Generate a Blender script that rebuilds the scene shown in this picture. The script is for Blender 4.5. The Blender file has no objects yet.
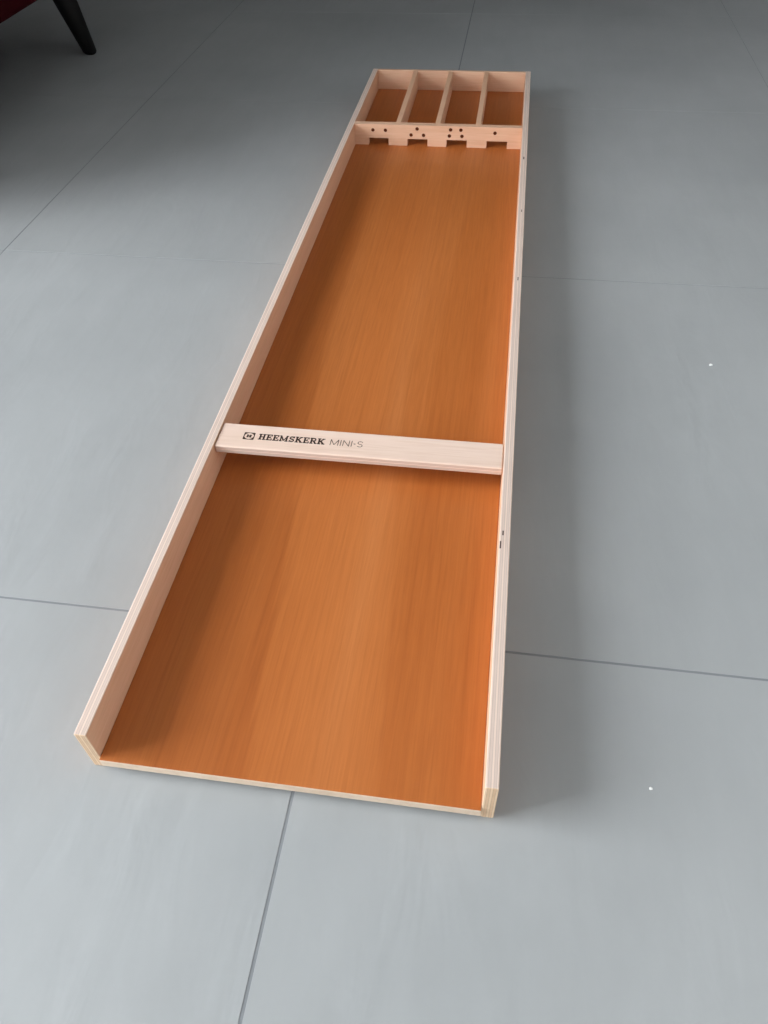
import bpy, bmesh, math, random
from mathutils import Vector, Matrix

scene = bpy.context.scene
COL = scene.collection
random.seed(7)

# ------------------------------------------------------------------ settings
scene.view_settings.view_transform = 'Standard'
scene.view_settings.look = 'None'
scene.view_settings.gamma = 1.0
scene.view_settings.use_curve_mapping = False
scene.view_settings.exposure = 0.0

# ------------------------------------------------------------------ sizes (m)
W, L, H = 0.400, 1.854, 0.0666          # board outside
T = 0.0125                              # side wall thickness
P = 0.0217                              # playing surface height
YG, TG, TB = 1.4888, 0.0149, 0.0098     # gate panel front, thickness; back wall thickness
Y1, Y2, ZB0, ZB1 = 0.4112, 0.4570, 0.0520, 0.0645   # crossbar

# ------------------------------------------------------------------ node helpers
def srgb(r, g, b):
    def f(c):
        c /= 255.0
        return c / 12.92 if c <= 0.04045 else ((c + 0.055) / 1.055) ** 2.4
    return (f(r), f(g), f(b), 1.0)

def mat(name):
    m = bpy.data.materials.new(name)
    m.use_nodes = True
    nt = m.node_tree
    return m, nt, nt.nodes['Principled BSDF']

def nd(nt, typ, **kw):
    n = nt.nodes.new(typ)
    for k, v in kw.items():
        if k.startswith('i_'):
            key = k[2:]
            key = int(key) if key.isdigit() else key.replace('_', ' ')
            n.inputs[key].default_value = v
        else:
            setattr(n, k, v)
    return n

def ramp(nt, stops, interp='LINEAR'):
    n = nt.nodes.new('ShaderNodeValToRGB')
    n.color_ramp.interpolation = interp
    els = n.color_ramp.elements
    while len(els) < len(stops):
        els.new(0.5)
    for e, (p, c) in zip(els, stops):
        e.position = p
        e.color = c
    return n

def mapped(nt, scale, loc=(0, 0, 0)):
    tc = nt.nodes.new('ShaderNodeTexCoord')
    mp = nt.nodes.new('ShaderNodeMapping')
    mp.inputs['Scale'].default_value = scale
    mp.inputs['Location'].default_value = loc
    nt.links.new(tc.outputs['Object'], mp.inputs['Vector'])
    return mp

def mix(nt, mode, fac, a, b):
    n = nt.nodes.new('ShaderNodeMix')
    n.data_type = 'RGBA'
    n.blend_type = mode
    n.clamp_factor = True
    for sock, v in ((n.inputs[0], fac), (n.inputs[6], a), (n.inputs[7], b)):
        if hasattr(v, 'links') or isinstance(v, bpy.types.NodeSocket):
            nt.links.new(v, sock)
        else:
            sock.default_value = v
    return n.outputs[2]

def g(v):
    return (v, v, v, 1.0)

# ------------------------------------------------------------------ materials
def floor_material():
    m, nt, b = mat('grey_stone_tile')
    n1 = nd(nt, 'ShaderNodeTexNoise', i_Scale=2.3, i_Detail=5.0, i_Roughness=0.55)
    nt.links.new(mapped(nt, (1, 1, 1)).outputs[0], n1.inputs['Vector'])
    n2 = nd(nt, 'ShaderNodeTexNoise', i_Scale=1.0, i_Detail=6.0, i_Roughness=0.6)
    nt.links.new(mapped(nt, (26, 5, 5)).outputs[0], n2.inputs['Vector'])
    r1 = ramp(nt, [(0.3, (0.91, 0.912, 0.915, 1)), (0.7, (1.06, 1.06, 1.06, 1))])
    nt.links.new(n1.outputs['Fac'], r1.inputs[0])
    r2 = ramp(nt, [(0.3, g(0.975)), (0.7, g(1.02))])
    nt.links.new(n2.outputs['Fac'], r2.inputs[0])
    base = FLOOR_COL
    c = mix(nt, 'MULTIPLY', 1.0, base, r1.outputs[0])
    c = mix(nt, 'MULTIPLY', 1.0, c, r2.outputs[0])
    nt.links.new(c, b.inputs['Base Color'])
    b.inputs['Roughness'].default_value = 0.52
    b.inputs['Specular IOR Level'].default_value = 0.4
    # trowelled relief
    n3 = nd(nt, 'ShaderNodeTexNoise', i_Scale=1.0, i_Detail=3.0, i_Roughness=0.5, i_Distortion=0.6)
    nt.links.new(mapped(nt, (22, 7, 7)).outputs[0], n3.inputs['Vector'])
    bp = nd(nt, 'ShaderNodeBump', i_Strength=0.3, i_Distance=0.004)
    nt.links.new(n3.outputs['Fac'], bp.inputs['Height'])
    nt.links.new(bp.outputs[0], b.inputs['Normal'])
    return m

FLOOR_COL = srgb(168, 171, 172)

def plain(name, col, rough=0.6, spec=0.4):
    m, nt, b = mat(name)
    n = nd(nt, 'ShaderNodeTexNoise', i_Scale=30.0, i_Detail=4.0)
    nt.links.new(mapped(nt, (1, 1, 1)).outputs[0], n.inputs['Vector'])
    r = ramp(nt, [(0.3, g(0.94)), (0.7, g(1.04))])
    nt.links.new(n.outputs['Fac'], r.inputs[0])
    nt.links.new(mix(nt, 'MULTIPLY', 1.0, col, r.outputs[0]), b.inputs['Base Color'])
    b.inputs['Roughness'].default_value = rough
    b.inputs['Specular IOR Level'].default_value = spec
    return m

def veneer_material():
    """varnished orange brown veneer, grain along the length (y)"""
    m, nt, b = mat('orange_wood_veneer')
    # broad bands
    n1 = nd(nt, 'ShaderNodeTexNoise', i_Scale=1.0, i_Detail=2.0, i_Roughness=0.5)
    nt.links.new(mapped(nt, (9, 0.5, 1), (3.1, 0.4, 0)).outputs[0], n1.inputs['Vector'])
    # fine streaks
    n2 = nd(nt, 'ShaderNodeTexNoise', i_Scale=1.0, i_Detail=6.0, i_Roughness=0.65, i_Distortion=0.25)
    nt.links.new(mapped(nt, (150, 2.2, 1)).outputs[0], n2.inputs['Vector'])
    # very fine pores
    n3 = nd(nt, 'ShaderNodeTexNoise', i_Scale=1.0, i_Detail=3.0, i_Roughness=0.6)
    nt.links.new(mapped(nt, (420, 14, 1)).outputs[0], n3.inputs['Vector'])
    # cathedral figure
    wv = nd(nt, 'ShaderNodeTexWave', wave_type='RINGS', rings_direction='Z', i_Scale=1.0, i_Distortion=5.0,
            i_Detail=2.0, i_Detail_Scale=0.8)
    nt.links.new(mapped(nt, (26, 1.5, 1), (-8.4, -0.9, 0)).outputs[0], wv.inputs['Vector'])
    c1 = ramp(nt, [(0.3, srgb(179, 100, 45)), (0.55, srgb(188, 110, 54)), (0.75, srgb(196, 121, 66))])
    nt.links.new(n1.outputs['Fac'], c1.inputs[0])
    r2 = ramp(nt, [(0.28, (0.89, 0.86, 0.83, 1)), (0.48, g(1.0)), (0.70, (1.07, 1.10, 1.14, 1))])
    nt.links.new(n2.outputs['Fac'], r2.inputs[0])
    r3 = ramp(nt, [(0.3, (0.92, 0.90, 0.88, 1)), (0.6, g(1.02))])
    nt.links.new(n3.outputs['Fac'], r3.inputs[0])
    r4 = ramp(nt, [(0.0, (0.90, 0.87, 0.84, 1)), (0.25, g(1.0)), (1.0, (1.02, 1.02, 1.02, 1))])
    nt.links.new(wv.outputs['Fac'], r4.inputs[0])
    c = mix(nt, 'MULTIPLY', 0.85, c1.outputs[0], r2.outputs[0])
    c = mix(nt, 'MULTIPLY', 1.0, c, r3.outputs[0])
    c = mix(nt, 'MULTIPLY', 0.22, c, r4.outputs[0])
    # veneer leaves: tone differs; left one also has side-wall shade painted in
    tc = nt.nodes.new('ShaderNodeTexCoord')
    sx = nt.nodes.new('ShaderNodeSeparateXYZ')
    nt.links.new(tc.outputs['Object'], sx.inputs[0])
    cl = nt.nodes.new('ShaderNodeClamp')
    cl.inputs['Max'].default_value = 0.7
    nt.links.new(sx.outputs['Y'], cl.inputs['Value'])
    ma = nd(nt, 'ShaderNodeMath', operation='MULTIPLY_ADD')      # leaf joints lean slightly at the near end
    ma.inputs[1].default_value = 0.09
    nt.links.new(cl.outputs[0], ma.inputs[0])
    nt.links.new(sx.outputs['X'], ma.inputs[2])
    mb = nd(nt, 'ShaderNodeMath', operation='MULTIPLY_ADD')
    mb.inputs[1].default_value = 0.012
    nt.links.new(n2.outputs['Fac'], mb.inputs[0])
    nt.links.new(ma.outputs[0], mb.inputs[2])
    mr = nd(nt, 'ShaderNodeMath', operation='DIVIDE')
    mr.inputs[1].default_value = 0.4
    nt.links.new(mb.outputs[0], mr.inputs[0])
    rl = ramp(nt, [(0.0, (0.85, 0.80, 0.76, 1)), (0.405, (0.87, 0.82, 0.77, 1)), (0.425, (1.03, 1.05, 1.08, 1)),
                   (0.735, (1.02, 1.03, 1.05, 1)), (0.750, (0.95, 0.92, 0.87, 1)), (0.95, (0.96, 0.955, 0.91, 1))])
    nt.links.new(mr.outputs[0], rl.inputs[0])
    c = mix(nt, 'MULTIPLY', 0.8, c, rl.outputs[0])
    nt.links.new(c, b.inputs['Base Color'])
    b.inputs['Roughness'].default_value = 0.42
    b.inputs['Specular IOR Level'].default_value = 0.34
    bp = nd(nt, 'ShaderNodeBump', i_Strength=0.05, i_Distance=0.001)
    nt.links.new(n2.outputs['Fac'], bp.inputs['Height'])
    nt.links.new(bp.outputs[0], b.inputs['Normal'])
    return m

def beech_material(name, grain, col_a, col_b):
    """pale planed wood; grain = scale triple, small along the fibres"""
    m, nt, b = mat(name)
    n1 = nd(nt, 'ShaderNodeTexNoise', i_Scale=1.0, i_Detail=5.0, i_Roughness=0.6)
    nt.links.new(mapped(nt, grain).outputs[0], n1.inputs['Vector'])
    c1 = ramp(nt, [(0.3, col_a), (0.7, col_b)])
    nt.links.new(n1.outputs['Fac'], c1.inputs[0])
    n2 = nd(nt, 'ShaderNodeTexNoise', i_Scale=1.0, i_Detail=2.0)
    nt.links.new(mapped(nt, tuple(s * 5 for s in grain)).outputs[0], n2.inputs['Vector'])
    r2 = ramp(nt, [(0.32, (0.93, 0.90, 0.87, 1)), (0.5, g(1.0))])
    nt.links.new(n2.outputs['Fac'], r2.inputs[0])
    nt.links.new(mix(nt, 'MULTIPLY', 0.8, c1.outputs[0], r2.outputs[0]), b.inputs['Base Color'])
    b.inputs['Roughness'].default_value = 0.55
    b.inputs['Specular IOR Level'].default_value = 0.35
    return m

def ply_material(name, axis, thick, origin, grain, cols=None):
    """plywood edge: plies stacked along one axis"""
    m, nt, b = mat(name)
    tc = nt.nodes.new('ShaderNodeTexCoord')
    sx = nt.nodes.new('ShaderNodeSeparateXYZ')
    nt.links.new(tc.outputs['Object'], sx.inputs[0])
    a = nd(nt, 'ShaderNodeMath', operation='SUBTRACT')
    a.inputs[1].default_value = origin
    nt.links.new(sx.outputs[axis], a.inputs[0])
    d = nd(nt, 'ShaderNodeMath', operation='DIVIDE')
    d.inputs[1].default_value = thick
    nt.links.new(a.outputs[0], d.inputs[0])
    pale, mid, glue = cols or (srgb(233, 211, 196), srgb(219, 197, 184), srgb(182, 163, 153))
    rp = ramp(nt, [(0.0, pale), (0.17, pale), (0.19, glue), (0.22, mid), (0.39, mid), (0.41, glue), (0.44, pale),
                   (0.58, pale), (0.60, glue), (0.63, mid), (0.79, mid), (0.81, glue), (0.84, pale)])
    nt.links.new(d.outputs[0], rp.inputs[0])
    n1 = nd(nt, 'ShaderNodeTexNoise', i_Scale=1.0, i_Detail=5.0, i_Roughness=0.65)
    nt.links.new(mapped(nt, grain).outputs[0], n1.inputs['Vector'])
    r1 = ramp(nt, [(0.28, (0.84, 0.82, 0.80, 1)), (0.5, g(1.0)), (0.75, g(1.04))])
    nt.links.new(n1.outputs['Fac'], r1.inputs[0])
    nt.links.new(mix(nt, 'MULTIPLY', 0.75, rp.outputs[0], r1.outputs[0]), b.inputs['Base Color'])
    b.inputs['Roughness'].default_value = 0.65
    b.inputs['Specular IOR Level'].default_value = 0.3
    return m

BA, BB = srgb(220, 174, 141), srgb(229, 186, 155)
M_floor = floor_material()
M_grout = plain('grey_grout', srgb(138, 142, 145), 0.9, 0.2)
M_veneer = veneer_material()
M_side = beech_material('beech_side', (1, 4, 90), BA, BB)
M_cross = beech_material('beech_cross', (3, 70, 70), srgb(233, 205, 187), srgb(240, 214, 198))
M_panel = beech_material('beech_panel', (4, 60, 60), srgb(226, 181, 150), srgb(234, 194, 165))
M_ply_x = ply_material('plywood_edge_long', 'X', T, 0.0, (260, 7, 120))
M_ply_end = ply_material('plywood_cut_end', 'X', T, 0.0, (200, 60, 60),
                         (srgb(238, 209, 178), srgb(226, 192, 158), srgb(190, 158, 128)))
M_ply_z = ply_material('plywood_edge_bar', 'Z', ZB1 - ZB0, ZB0, (9, 200, 300))
M_rim = beech_material('pale_edge_strip', (30, 30, 30), srgb(228, 204, 180), srgb(238, 216, 194))
M_pip = plain('dark_brown_stain', srgb(92, 42, 18), 0.7, 0.2)
M_ink = plain('black_ink', srgb(64, 46, 38), 0.7, 0.2)
M_ink2 = plain('thin_black_ink', srgb(104, 84, 74), 0.7, 0.2)
M_void = plain('dark_ply_void', srgb(84, 66, 60), 0.9, 0.1)
M_red = plain('dark_red_fabric', srgb(54, 5, 12), 0.95, 0.1)
M_black = plain('black_lacquered_wood', srgb(9, 9, 9), 0.6, 0.25)
M_wall = plain('white_plaster', srgb(228, 226, 223), 0.9, 0.2)
M_dark_wall = plain('dark_grey_plaster', srgb(72, 72, 74), 0.9, 0.2)
M_ceil = plain('white_ceiling_paint', srgb(236, 235, 233), 0.9, 0.2)
M_frame = plain('white_window_frame', srgb(222, 222, 220), 0.5, 0.4)
M_crumb = plain('white_crumb', srgb(245, 245, 243), 0.8, 0.2)

# ------------------------------------------------------------------ mesh helpers
def link(name, bm, mats, parent=None, smooth=False):
    me = bpy.data.meshes.new(name)
    bmesh.ops.recalc_face_normals(bm, faces=bm.faces[:])
    bm.to_mesh(me)
    bm.free()
    for m in (mats if isinstance(mats, (list, tuple)) else [mats]):
        me.materials.append(m)
    if smooth:
        for p in me.polygons:
            p.use_smooth = True
    o = bpy.data.objects.new(name, me)
    COL.objects.link(o)
    if parent is not None:
        o.parent = parent
    return o

def add_box(bm, x0, x1, y0, y1, z0, z1, bevel=0.0, seg=2, mi=0):
    t = bmesh.new()
    bmesh.ops.create_cube(t, size=1.0)
    for v in t.verts:
        v.co = Vector((x0 + (v.co.x + .5) * (x1 - x0), y0 + (v.co.y + .5) * (y1 - y0), z0 + (v.co.z + .5) * (z1 - z0)))
    if bevel > 0:
        bmesh.ops.bevel(t, geom=t.edges[:], offset=bevel, segments=seg, profile=0.5, affect='EDGES')
    for f in t.faces:
        f.material_index = mi
    merge(bm, t)

def merge(bm, t, M=None):
    me = bpy.data.meshes.new('tmp')
    t.to_mesh(me)
    t.free()
    if M is not None:
        me.transform(M)
    bm.from_mesh(me)
    bpy.data.meshes.remove(me)

def thing(name, label, cat, loc=(0, 0, 0), rotz=0.0):
    o = bpy.data.objects.new(name, None)
    o.empty_display_size = 0.1
    o.location = loc
    o.rotation_euler = (0, 0, rotz)
    o['label'] = label
    o['category'] = cat
    COL.objects.link(o)
    return o

def struct(o):
    o['kind'] = 'structure'
    return o

def curve_solid(name, loops, depth, bevel=0.0):
    """filled 2D outline with holes, extruded by depth; returns a bmesh in the XY plane, z 0..depth"""
    cu = bpy.data.curves.new(name, 'CURVE')
    cu.dimensions = '2D'
    cu.fill_mode = 'BOTH'
    cu.extrude = depth / 2
    for lp in loops:
        sp = cu.splines.new('POLY')
        sp.points.add(len(lp) - 1)
        for p, (x, y) in zip(sp.points, lp):
            p.co = (x, y, 0, 1)
        sp.use_cyclic_u = True
    o = bpy.data.objects.new(name, cu)
    COL.objects.link(o)
    dg = bpy.context.evaluated_depsgraph_get()
    dg.update()
    me = bpy.data.meshes.new_from_object(o.evaluated_get(dg))
    bm = bmesh.new()
    bm.from_mesh(me)
    bmesh.ops.remove_doubles(bm, verts=bm.verts[:], dist=1e-6)
    for v in bm.verts:
        v.co.z += depth / 2
    bpy.data.objects.remove(o)
    bpy.data.curves.remove(cu)
    bpy.data.meshes.remove(me)
    for f in bm.faces:
        f.smooth = False
    return bm

def circle(cx, cy, r, n=24, ry=None):
    ry = r if ry is None else ry
    return [(cx + r * math.cos(2 * math.pi * k / n), cy + ry * math.sin(2 * math.pi * k / n)) for k in range(n)]

# ================================================================== THE SHUFFLEBOARD
board = thing('shuffleboard',
              'long narrow wooden tabletop shuffleboard with orange playing surface lying on the grey tiled floor',
              'shuffleboard')

# playing surface
bm = bmesh.new()
add_box(bm, T + .0002, W - T - .0002, -0.0032, L - TB - .0002, 0.0088, P, 0.0008, 2)
for f in bm.faces:
    f.material_index = 0 if f.normal.z > 0.5 else 1
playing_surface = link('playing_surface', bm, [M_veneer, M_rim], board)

# side walls (grain along y); plywood plies show on the top and on the cut end
def side_wall(x0, label):
    bm = bmesh.new()
    add_box(bm, 0, T, 0, L, 0, H, 0.0011, 3)
    bm.normal_update()
    for f in bm.faces:
        f.material_index = 2 if abs(f.normal.y) > 0.6 else (1 if f.normal.z > 0.4 else 0)
    o = link('side_wall', bm, [M_side, M_ply_x, M_ply_end], board)
    o.location = (x0, 0, 0)
    return o

wall_l = side_wall(0.0, None)
wall_r = side_wall(W - T, None)

# dark plywood voids on the right wall's top edge
def void(x, y, w, l):
    bm = bmesh.new()
    add_box(bm, -w / 2, w / 2, -l / 2, l / 2, -0.0004, 0.0001, 0.0)
    o = link('plywood_void', bm, M_void, wall_r)
    o.location = (x - (W - T), y, H)
    o['label'] = 'small dark gap in the plywood edge'
for x, y, w, l in ((0.3915, 0.302, 0.0016, 0.007), (0.3893, 0.284, 0.0016, 0.011), (0.3935, 1.333, 0.002, 0.012),
                   (0.3945, 1.10, 0.0014, 0.009), (0.394, 0.86, 0.0013, 0.010)):
    void(x, y, w, l)

# back wall
bm = bmesh.new()
add_box(bm, T + .0002, W - T - .0002, L - TB, L, 0.0, H - 0.0003, 0.0008, 2)
link('back_wall', bm, M_panel, board)

# gate panel: four notches and four groups of drilled pips
GX = [(0.0443, 0.0898), (0.1328, 0.1785), (0.2212, 0.2670), (0.3112, 0.3568)]
GZ = 0.0370
PIPS = [(0.0546, 0.0538), (0.0831, 0.0538),
        (0.1549, 0.0586), (0.1412, 0.0452), (0.1695, 0.0452),
        (0.2300, 0.0586), (0.2528, 0.0586), (0.2277, 0.0455), (0.2557, 0.0455),
        (0.3285, 0.0541)]
PR = 0.0040
outer = [(T + .0002, P)]
for a, b in GX:
    outer += [(a, P), (a, GZ), (b, GZ), (b, P)]
outer += [(W - T - .0002, P), (W - T - .0002, H - .0003), (T + .0002, H - .0003)]
bm = curve_solid('gate', [outer] + [circle(x, z, PR) for x, z in PIPS], TG)
# curve plane XY -> XZ, front face at y = YG
bm.transform(Matrix.Translation((0, YG + TG, 0)) @ Matrix.Rotation(math.radians(90), 4, 'X'))
gate = link('gate_panel', bm, M_panel, board)
for x, z in PIPS:
    t = bmesh.new()
    bmesh.ops.create_cone(t, cap_ends=True, segments=24, radius1=PR - .0001, radius2=PR - .0001, depth=TG - 0.0020)
    t.transform(Matrix.Rotation(math.radians(90), 4, 'X'))
    o = link('pip', t, M_pip, gate)
    o.location = (x, YG + 0.0010 + (TG - 0.0020) / 2, z)
    o['label'] = 'dark brown drilled pip'

# dividers between the four scoring compartments
for xc in (0.1110, 0.2000, 0.2900):
    bm = bmesh.new()
    add_box(bm, -0.0056, 0.0056, YG + TG + .0002, L - TB - .0002, P + .0002, H - .0006, 0.0008, 2)
    o = link('divider', bm, M_side, board)
    o.location = (xc, 0, 0)

# crossbar with printed lettering
bm = bmesh.new()
add_box(bm, T + .0006, W - T - .0006, Y1, Y2, ZB0, ZB1, 0.0018, 4)
bm.normal_update()
for f in bm.faces:
    f.material_index = 1 if abs(f.normal.y) > 0.75 else 0
bar = link('crossbar', bm, [M_cross, M_ply_z], board)

# --- lettering (drawn in a 1-high cell, then scaled onto the bar)
def seg(x0, y0, x1, y1, w):
    dx, dy = x1 - x0, y1 - y0
    l = math.hypot(dx, dy)
    nx, ny = -dy / l * w / 2, dx / l * w / 2
    return [(x0 + nx, y0 + ny), (x1 + nx, y1 + ny), (x1 - nx, y1 - ny), (x0 - nx, y0 - ny)]
def rect(x0, y0, x1, y1):
    return [(x0, y0), (x1, y0), (x1, y1), (x0, y1)]
def stroke(pts, w):
    out = []
    for a, b in zip(pts[:-1], pts[1:]):
        out.append(seg(a[0], a[1], b[0], b[1], w))
    return out
SL, ST = 0.15, 0.24      # slab thickness, stem thickness
def s_curve(x0, x1, w, n=10):
    cx, rx = (x0 + x1) / 2, (x1 - x0) / 2 - w / 2
    h = 0.5
    ry = (1 - w) / 4
    pts = []
    for k in range(n + 1):
        a = math.radians(20 + k * (270 - 20) / n)
        pts.append((cx + rx * math.cos(a), 1 - w / 2 - ry + ry * math.sin(a)))
    for k in range(1, n + 1):
        a = math.radians(90 - k * (250) / n)
        pts.append((cx + rx * math.cos(a), w / 2 + ry + ry * math.sin(a)))
    return pts
def glyph_bold(ch):
    if ch == 'H':
        return [rect(.12, 0, .12 + ST, 1), rect(.64, 0, .64 + ST, 1), rect(.12, .42, .88, .58),
                rect(0, 0, .46, SL), rect(0, 1 - SL, .46, 1), rect(.54, 0, 1.0, SL), rect(.54, 1 - SL, 1.0, 1)], 1.0
    if ch == 'E':
        return [rect(.10, 0, .10 + ST, 1), rect(0, 0, .82, SL), rect(0, 1 - SL, .80, 1), rect(.1, .42, .60, .58),
                rect(.68, 0, .82, .34), rect(.66, .68, .80, 1), rect(.5, .33, .62, .67)], .84
    if ch == 'M':
        return [rect(.10, 0, .28, 1), rect(.88, 0, 1.12, 1), seg(.17, .96, .62, .12, .2), seg(1.06, .96, .60, .12, .14),
                rect(0, 0, .40, SL), rect(0, 1 - SL, .28, 1), rect(.78, 0, 1.22, SL), rect(.96, 1 - SL, 1.22, 1)], 1.24
    if ch == 'S':
        return stroke(s_curve(0.03, .77, .2), .2) + [rect(.62, .68, .75, 1), rect(.04, 0, .17, .32)], .80
    if ch == 'K':
        return [rect(.10, 0, .10 + ST, 1), seg(.26, .38, .80, .93, .17), seg(.40, .58, .84, .06, .24),
                rect(0, 0, .46, SL), rect(0, 1 - SL, .46, 1), rect(.58, 1 - SL, .98, 1), rect(.60, 0, 1.02, SL)], 1.02
    if ch == 'R':
        bowl = [(.2, .92)] + [(.56 + .2 * math.cos(math.radians(a)), .70 + .22 * math.sin(math.radians(a)))
                              for a in range(90, -91, -20)] + [(.2, .48)]
        return [rect(.10, 0, .10 + ST, 1), rect(0, 0, .46, SL), rect(0, 1 - SL, .4, 1), seg(.5, .5, .80, .08, .22),
                rect(.66, 0, .98, SL)] + stroke(bowl, .18), .98
def glyph_light(ch):
    w = .085
    if ch == 'M':
        return stroke([(.05, 0), (.05, 1)], w) + stroke([(.05, .98), (.5, .1)], w) + stroke([(.5, .1), (.95, .98)], w) \
            + stroke([(.95, 1), (.95, 0)], w), 1.0
    if ch == 'I':
        return stroke([(.05, 0), (.05, 1)], w), .1
    if ch == 'N':
        return stroke([(.05, 0), (.05, 1)], w) + stroke([(.05, .97), (.75, .03)], w) + stroke([(.75, 0), (.75, 1)], w), .8
    if ch == '-':
        return stroke([(0, .48), (.22, .48)], w * 1.3), .22
    if ch == 'S':
        return stroke(s_curve(0, .66, w), w), .66

def write(name, text, glyph, x0, x1, y0, h, gap, material):
    polys, cx = [], 0.0
    for ch in text:
        ps, adv = glyph(ch)
        polys += [[(x + cx, y) for x, y in p] for p in ps]
        cx += adv + gap
    total = cx - gap
    sx = (x1 - x0) / total
    bm = bmesh.new()
    for k, p in enumerate(polys):
        area = sum(p[i][0] * p[(i + 1) % 4][1] - p[(i + 1) % 4][0] * p[i][1] for i in range(4))
        if area < 0:
            p = p[::-1]
        vs = [bm.verts.new((x * sx, y * h, 0.00012 + (k % 5) * 0.000006)) for x, y in p]
        lo = [bm.verts.new((x * sx, y * h, -0.0001)) for x, y in p]
        bm.faces.new(vs)
        bm.faces.new(lo[::-1])
        for i in range(4):
            j = (i + 1) % 4
            bm.faces.new((lo[i], lo[j], vs[j], vs[i]))
    o = link(name, bm, material, bar)
    o.location = (x0, y0, ZB1)
    return o
o = write('printed_lettering', 'HEEMSKERK', glyph_bold, 0.0668, 0.1560, 0.4287, 0.0112, 0.07, M_ink)
o['label'] = 'bold black slab lettering HEEMSKERK'
o = write('printed_lettering', 'MINI-S', glyph_light, 0.1630, 0.2060, 0.4289, 0.0112, 0.2, M_ink2)
o['label'] = 'thin grey lettering MINI-S'
# square mark: dark rounded square with a pale round window and a dark H in it
def rounded(x0, y0, x1, y1, r, n=5):
    pts = []
    for cx, cy, a0 in ((x1 - r, y0 + r, -90), (x1 - r, y1 - r, 0), (x0 + r, y1 - r, 90), (x0 + r, y0 + r, 180)):
        for k in range(n + 1):
            a = math.radians(a0 + 90 * k / n)
            pts.append((cx + r * math.cos(a), cy + r * math.sin(a)))
    return pts
LW, LH = 0.0148, 0.0136
bm = curve_solid('logo', [rounded(0, 0, LW, LH, 0.001), circle(LW / 2, LH / 2, LW * .42, 28, LH * .42)], 0.0002)
for poly in (rect(.30, .30, .42, .70), rect(.58, .30, .70, .70), rect(.40, .43, .60, .57),
             rect(.25, .30, .47, .38), rect(.53, .30, .75, .38), rect(.25, .62, .47, .70), rect(.53, .62, .75, .70)):
    t = bmesh.new()
    add_box(t, poly[0][0] * LW, poly[1][0] * LW, poly[0][1] * LH, poly[2][1] * LH, 0, 0.0002)
    merge(bm, t)
o = link('printed_emblem', bm, M_ink, bar)
o.location = (0.0465, 0.4272, ZB1 - 0.00006)
o['label'] = 'square black printed emblem with an H in a circle'

# ================================================================== SOFA (only its front corner is in view)
chair = thing('sofa', 'dark red upholstered sofa on black tapered splayed legs at the far left edge', 'sofa',
              (-1.30, 1.65, 0))
CX, CY = chair.location.x, chair.location.y
def cloth_box(name, x0, x1, y0, y1, z0, z1, r, parent=chair):
    bm = bmesh.new()
    add_box(bm, x0 - CX, x1 - CX, y0 - CY, y1 - CY, z0, z1, r, 5)
    return link(name, bm, M_red, parent, smooth=True)
SX0, SX1, SY0, SY1, SZ = -1.73, -0.866, 0.98, 2.32, 0.207
base = cloth_box('seat_base', SX0, SX1, SY0, SY1, SZ, 0.34, 0.012)
SM = (SY0 + SY1) / 2
cloth_box('seat_cushion', SX0 + .16, SX1 + .01, SY0 + .115, SM - .002, 0.342, 0.46, 0.045)
cloth_box('seat_cushion', SX0 + .16, SX1 + .01, SM + .002, SY1 - .115, 0.342, 0.46, 0.045)
cloth_box('backrest', SX0 - .02, SX0 + .155, SY0 + .112, SY1 - .112, 0.342, 0.84, 0.05)
cloth_box('armrest', SX0, SX1 - .02, SY0, SY0 + .108, 0.342, 0.60, 0.04)
cloth_box('armrest', SX0, SX1 - .02, SY1 - .108, SY1, 0.342, 0.60, 0.04)
def chair_leg(foot, top, r0, r1):
    bm = bmesh.new()
    f, t = Vector(foot), Vector(top)
    n = 24
    rings = []
    prof = [(0.0, r0 - .007), (0.012, r0 - .003), (0.035, r0), (0.5, (r0 + r1) / 2), (1.0, r1)]
    for u, r in prof:
        c = f.lerp(t, u)
        rings.append([bm.verts.new((c.x + r * math.cos(2 * math.pi * k / n), c.y + r * math.sin(2 * math.pi * k / n), c.z))
                      for k in range(n)])
    for a, b in zip(rings[:-1], rings[1:]):
        for k in range(n):
            bm.faces.new((a[k], a[(k + 1) % n], b[(k + 1) % n], b[k]))
    bm.faces.new(rings[0][::-1])
    bm.faces.new(rings[-1])
    bm.transform(Matrix.Translation((-CX, -CY, 0)))
    o = link('leg', bm, M_black, chair, smooth=True)
    return o
for (fx, tx) in ((-0.918, -0.962), (-1.70, -1.65)):
    for (fy, ty) in ((2.150, 2.135), (1.14, 1.155)):
        chair_leg((fx, fy, 0), (tx, ty, SZ + .001), 0.0200, 0.0385)

# ================================================================== CRUMBS
def crumb(x, y, s, label):
    bm = bmesh.new()
    bmesh.ops.create_icosphere(bm, subdivisions=2, radius=1.0)
    for v in bm.verts:
        k = 1 + 0.25 * math.sin(v.co.x * 5.1 + v.co.y * 3.7 + v.co.z * 4.3 + x * 40)
        v.co = Vector((v.co.x * s * k * 1.25, v.co.y * s * k, max(v.co.z * s * .6 * k, -s * .35) + s * .35))
    o = link('crumb', bm, M_crumb)
    o.location = (x, y, 0.0)
    o['label'] = label
    o['category'] = 'crumb'
crumb(0.701, 0.748, 0.0022, 'tiny white crumb on the floor tile right of the upper half of the board')
crumb(0.549, 0.049, 0.0015, 'tiny white crumb on the floor near the right front corner of the board')

# ================================================================== ROOM
RX0, RX1, RY0, RY1, RZ = -3.2, 1.75, -2.1, 5.4, 3.3
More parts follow.
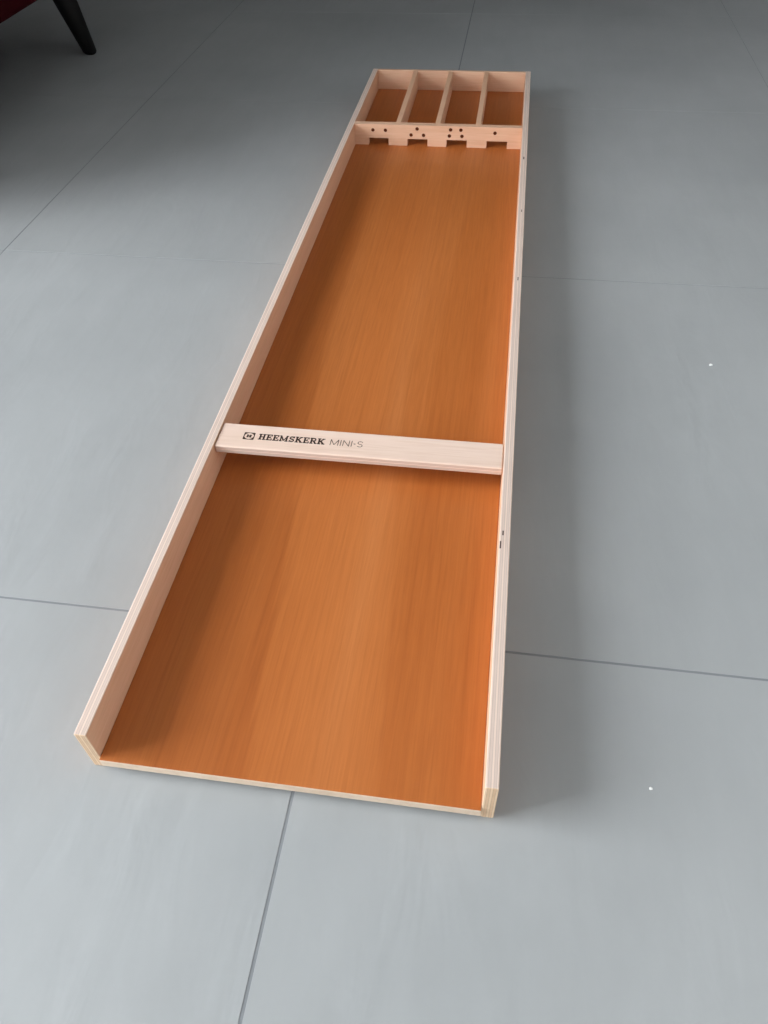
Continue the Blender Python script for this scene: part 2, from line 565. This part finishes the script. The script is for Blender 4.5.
# floor: large tiles with recessed joints
JX = [0.2055 + 0.8085 * k for k in range(-6, 5)]
JY = [0.186 - 0.802 * 4, 0.186 - 0.802 * 3, 0.186 - 0.802 * 2, 0.186 - 0.802, 0.186, 0.984, 1.803, 2.608, 3.413, 4.218, 5.023]
BEV, DEP = 0.00015, 0.0004
def gap_x(x):      # the long joints are a little tighter to either side
    return 0.0012 if x > 0.8 else (0.0032 if x > -0.5 else 0.0019)
def gap_y(y):      # the cross joints get tighter towards the far end
    return 0.0030 if y < 0.5 else (0.0017 if y < 1.5 else 0.0010)
bm = bmesh.new()
def quad(cs, mi):
    f = bm.faces.new([bm.verts.new(c) for c in cs])
    f.material_index = mi
for x0, x1 in zip(JX[:-1], JX[1:]):
    for y0, y1 in zip(JY[:-1], JY[1:]):
        a0, a1 = max(x0 + gap_x(x0) / 2, RX0 - .1), min(x1 - gap_x(x1) / 2, RX1 + .1)
        b0, b1 = max(y0 + gap_y(y0) / 2, RY0 - .1), min(y1 - gap_y(y1) / 2, RY1 + .1)
        if a1 <= a0 or b1 <= b0:
            continue
        top = [(a0 + BEV, b0 + BEV, 0), (a1 - BEV, b0 + BEV, 0), (a1 - BEV, b1 - BEV, 0), (a0 + BEV, b1 - BEV, 0)]
        mid = [(a0, b0, -BEV), (a1, b0, -BEV), (a1, b1, -BEV), (a0, b1, -BEV)]
        low = [(x, y, -DEP - .002) for x, y, _ in mid]
        quad(top, 0)
        for i in range(4):
            j = (i + 1) % 4
            quad((mid[i], mid[j], top[j], top[i]), 0)
            quad((low[i], low[j], mid[j], mid[i]), 0)
quad([(RX0 - .1, RY0 - .1, -DEP), (RX1 + .1, RY0 - .1, -DEP), (RX1 + .1, RY1 + .1, -DEP), (RX0 - .1, RY1 + .1, -DEP)], 1)
quad([(RX0 - .1, RY0 - .1, -.1), (RX0 - .1, RY1 + .1, -.1), (RX1 + .1, RY1 + .1, -.1), (RX1 + .1, RY0 - .1, -.1)], 1)
me = bpy.data.meshes.new('floor')
bm.to_mesh(me)
bm.free()
me.materials.append(M_floor)
me.materials.append(M_grout)
fl = bpy.data.objects.new('floor', me)
COL.objects.link(fl)
struct(fl)

def wall_with_hole(name, axis, pos, thick, a0, a1, holes, m=None):
    """wall in the plane axis=pos (thick goes outwards); runs a0..a1, 0..RZ; holes = (h0, h1, z0, z1) sorted"""
    bm = bmesh.new()
    def put(u0, u1, z0, z1):
        if u1 - u0 < 1e-4 or z1 - z0 < 1e-4:
            return
        p0, p1 = min(pos, pos + thick), max(pos, pos + thick)
        if axis == 'x':
            add_box(bm, p0, p1, u0, u1, z0, z1)
        else:
            add_box(bm, u0, u1, p0, p1, z0, z1)
    cur = a0
    for h0, h1, z0, z1 in holes:
        put(cur, h0, 0, RZ)
        put(h0, h1, 0, z0)
        put(h0, h1, z1, RZ)
        cur = h1
    put(cur, a1, 0, RZ)
    return struct(link(name, bm, m or M_wall))
TH = 0.2
WIN_L = (-1.9, 0.55, 0.8, 3.15)
wall_with_hole('wall_left', 'x', RX0, -TH, RY0, RY1, [WIN_L])
wall_with_hole('wall_right', 'x', RX1, TH, RY0, RY1, [])
wall_with_hole('wall_back', 'y', RY1, TH, RX0 - TH, RX1 + TH, [], M_dark_wall)
wall_with_hole('wall_front', 'y', RY0, -TH, RX0 - TH, RX1 + TH, [])
bm = bmesh.new()
add_box(bm, RX0, -1.45, 0.75, 0.93, 0, RZ)  # added out-of-view slab, keeps window light off the far floor
struct(link('light_blocker', bm, M_dark_wall))
bm = bmesh.new()
add_box(bm, RX0 - TH, RX1 + TH, RY0 - TH, RY1 + TH, RZ, RZ + .15)
struct(link('ceiling', bm, M_ceil))

def window(name, axis, pos, win, mull):
    h0, h1, z0, z1 = win
    bm = bmesh.new()
    fw, fd = 0.06, 0.07
    bars = [(h0, h0 + fw, z0, z1), (h1 - fw, h1, z0, z1), (h0 + fw, h1 - fw, z0, z0 + fw), (h0 + fw, h1 - fw, z1 - fw, z1)]
    for k in range(1, mull):
        c = h0 + (h1 - h0) * k / mull
        bars.append((c - fw / 2, c + fw / 2, z0 + fw, z1 - fw))
    for u0, u1, a, b in bars:
        if axis == 'x':
            add_box(bm, pos - fd / 2, pos + fd / 2, u0, u1, a, b, 0.004, 2)
        else:
            add_box(bm, u0, u1, pos - fd / 2, pos + fd / 2, a, b, 0.004, 2)
    struct(link(name, bm, M_frame))
window('window_1', 'x', RX0 - .12, WIN_L, 2)

# ================================================================== LIGHT: overcast sky through the windows
world = bpy.data.worlds.new('overcast_sky')
scene.world = world
world.use_nodes = True
nt = world.node_tree
bg = nt.nodes['Background']
tc = nt.nodes.new('ShaderNodeTexCoord')
sx = nt.nodes.new('ShaderNodeSeparateXYZ')
nt.links.new(tc.outputs['Generated'], sx.inputs[0])
rp = ramp(nt, [(0.0, (0.10, 0.105, 0.10, 1)), (0.49, (0.16, 0.165, 0.165, 1)), (0.515, (0.90, 0.95, 1.0, 1)), (1.0, (0.97, 1.0, 1.04, 1))])
mm = nd(nt, 'ShaderNodeMath', operation='MULTIPLY_ADD')
mm.inputs[1].default_value = 0.5
mm.inputs[2].default_value = 0.5
nt.links.new(sx.outputs['Z'], mm.inputs[0])
nt.links.new(mm.outputs[0], rp.inputs[0])
nt.links.new(rp.outputs[0], bg.inputs['Color'])
bg.inputs['Strength'].default_value = 19.7

def portal(name, loc, rot, sx_, sy_):
    li = bpy.data.lights.new(name, 'AREA')
    li.shape = 'RECTANGLE'
    li.size, li.size_y = sx_, sy_
    li.cycles.is_portal = True
    o = bpy.data.objects.new(name, li)
    o.location = loc
    o.rotation_euler = rot
    COL.objects.link(o)
def mid(a, b):
    return (a + b) / 2
portal('window_daylight', (RX0 - .17, mid(*WIN_L[:2]), mid(*WIN_L[2:])), (0, -math.pi / 2, 0), WIN_L[3] - WIN_L[2], WIN_L[1] - WIN_L[0])

# ================================================================== CAMERA
cd = bpy.data.cameras.new('camera')
cam = bpy.data.objects.new('camera', cd)
COL.objects.link(cam)
R3 = Matrix(((0.98919481, -0.08757027, 0.11758009),
             (0.14406461, 0.72932603, -0.66882653),
             (-0.0271849, 0.67853886, 0.7340613)))
cam.matrix_world = Matrix.Translation((0.35689, -0.28538, 0.72903)) @ R3.to_4x4()
cd.sensor_fit = 'VERTICAL'
cd.sensor_height = 36.0
cd.lens = 761.03 / 1024.0 * 36.0
cd.clip_start = 0.02
scene.camera = cam
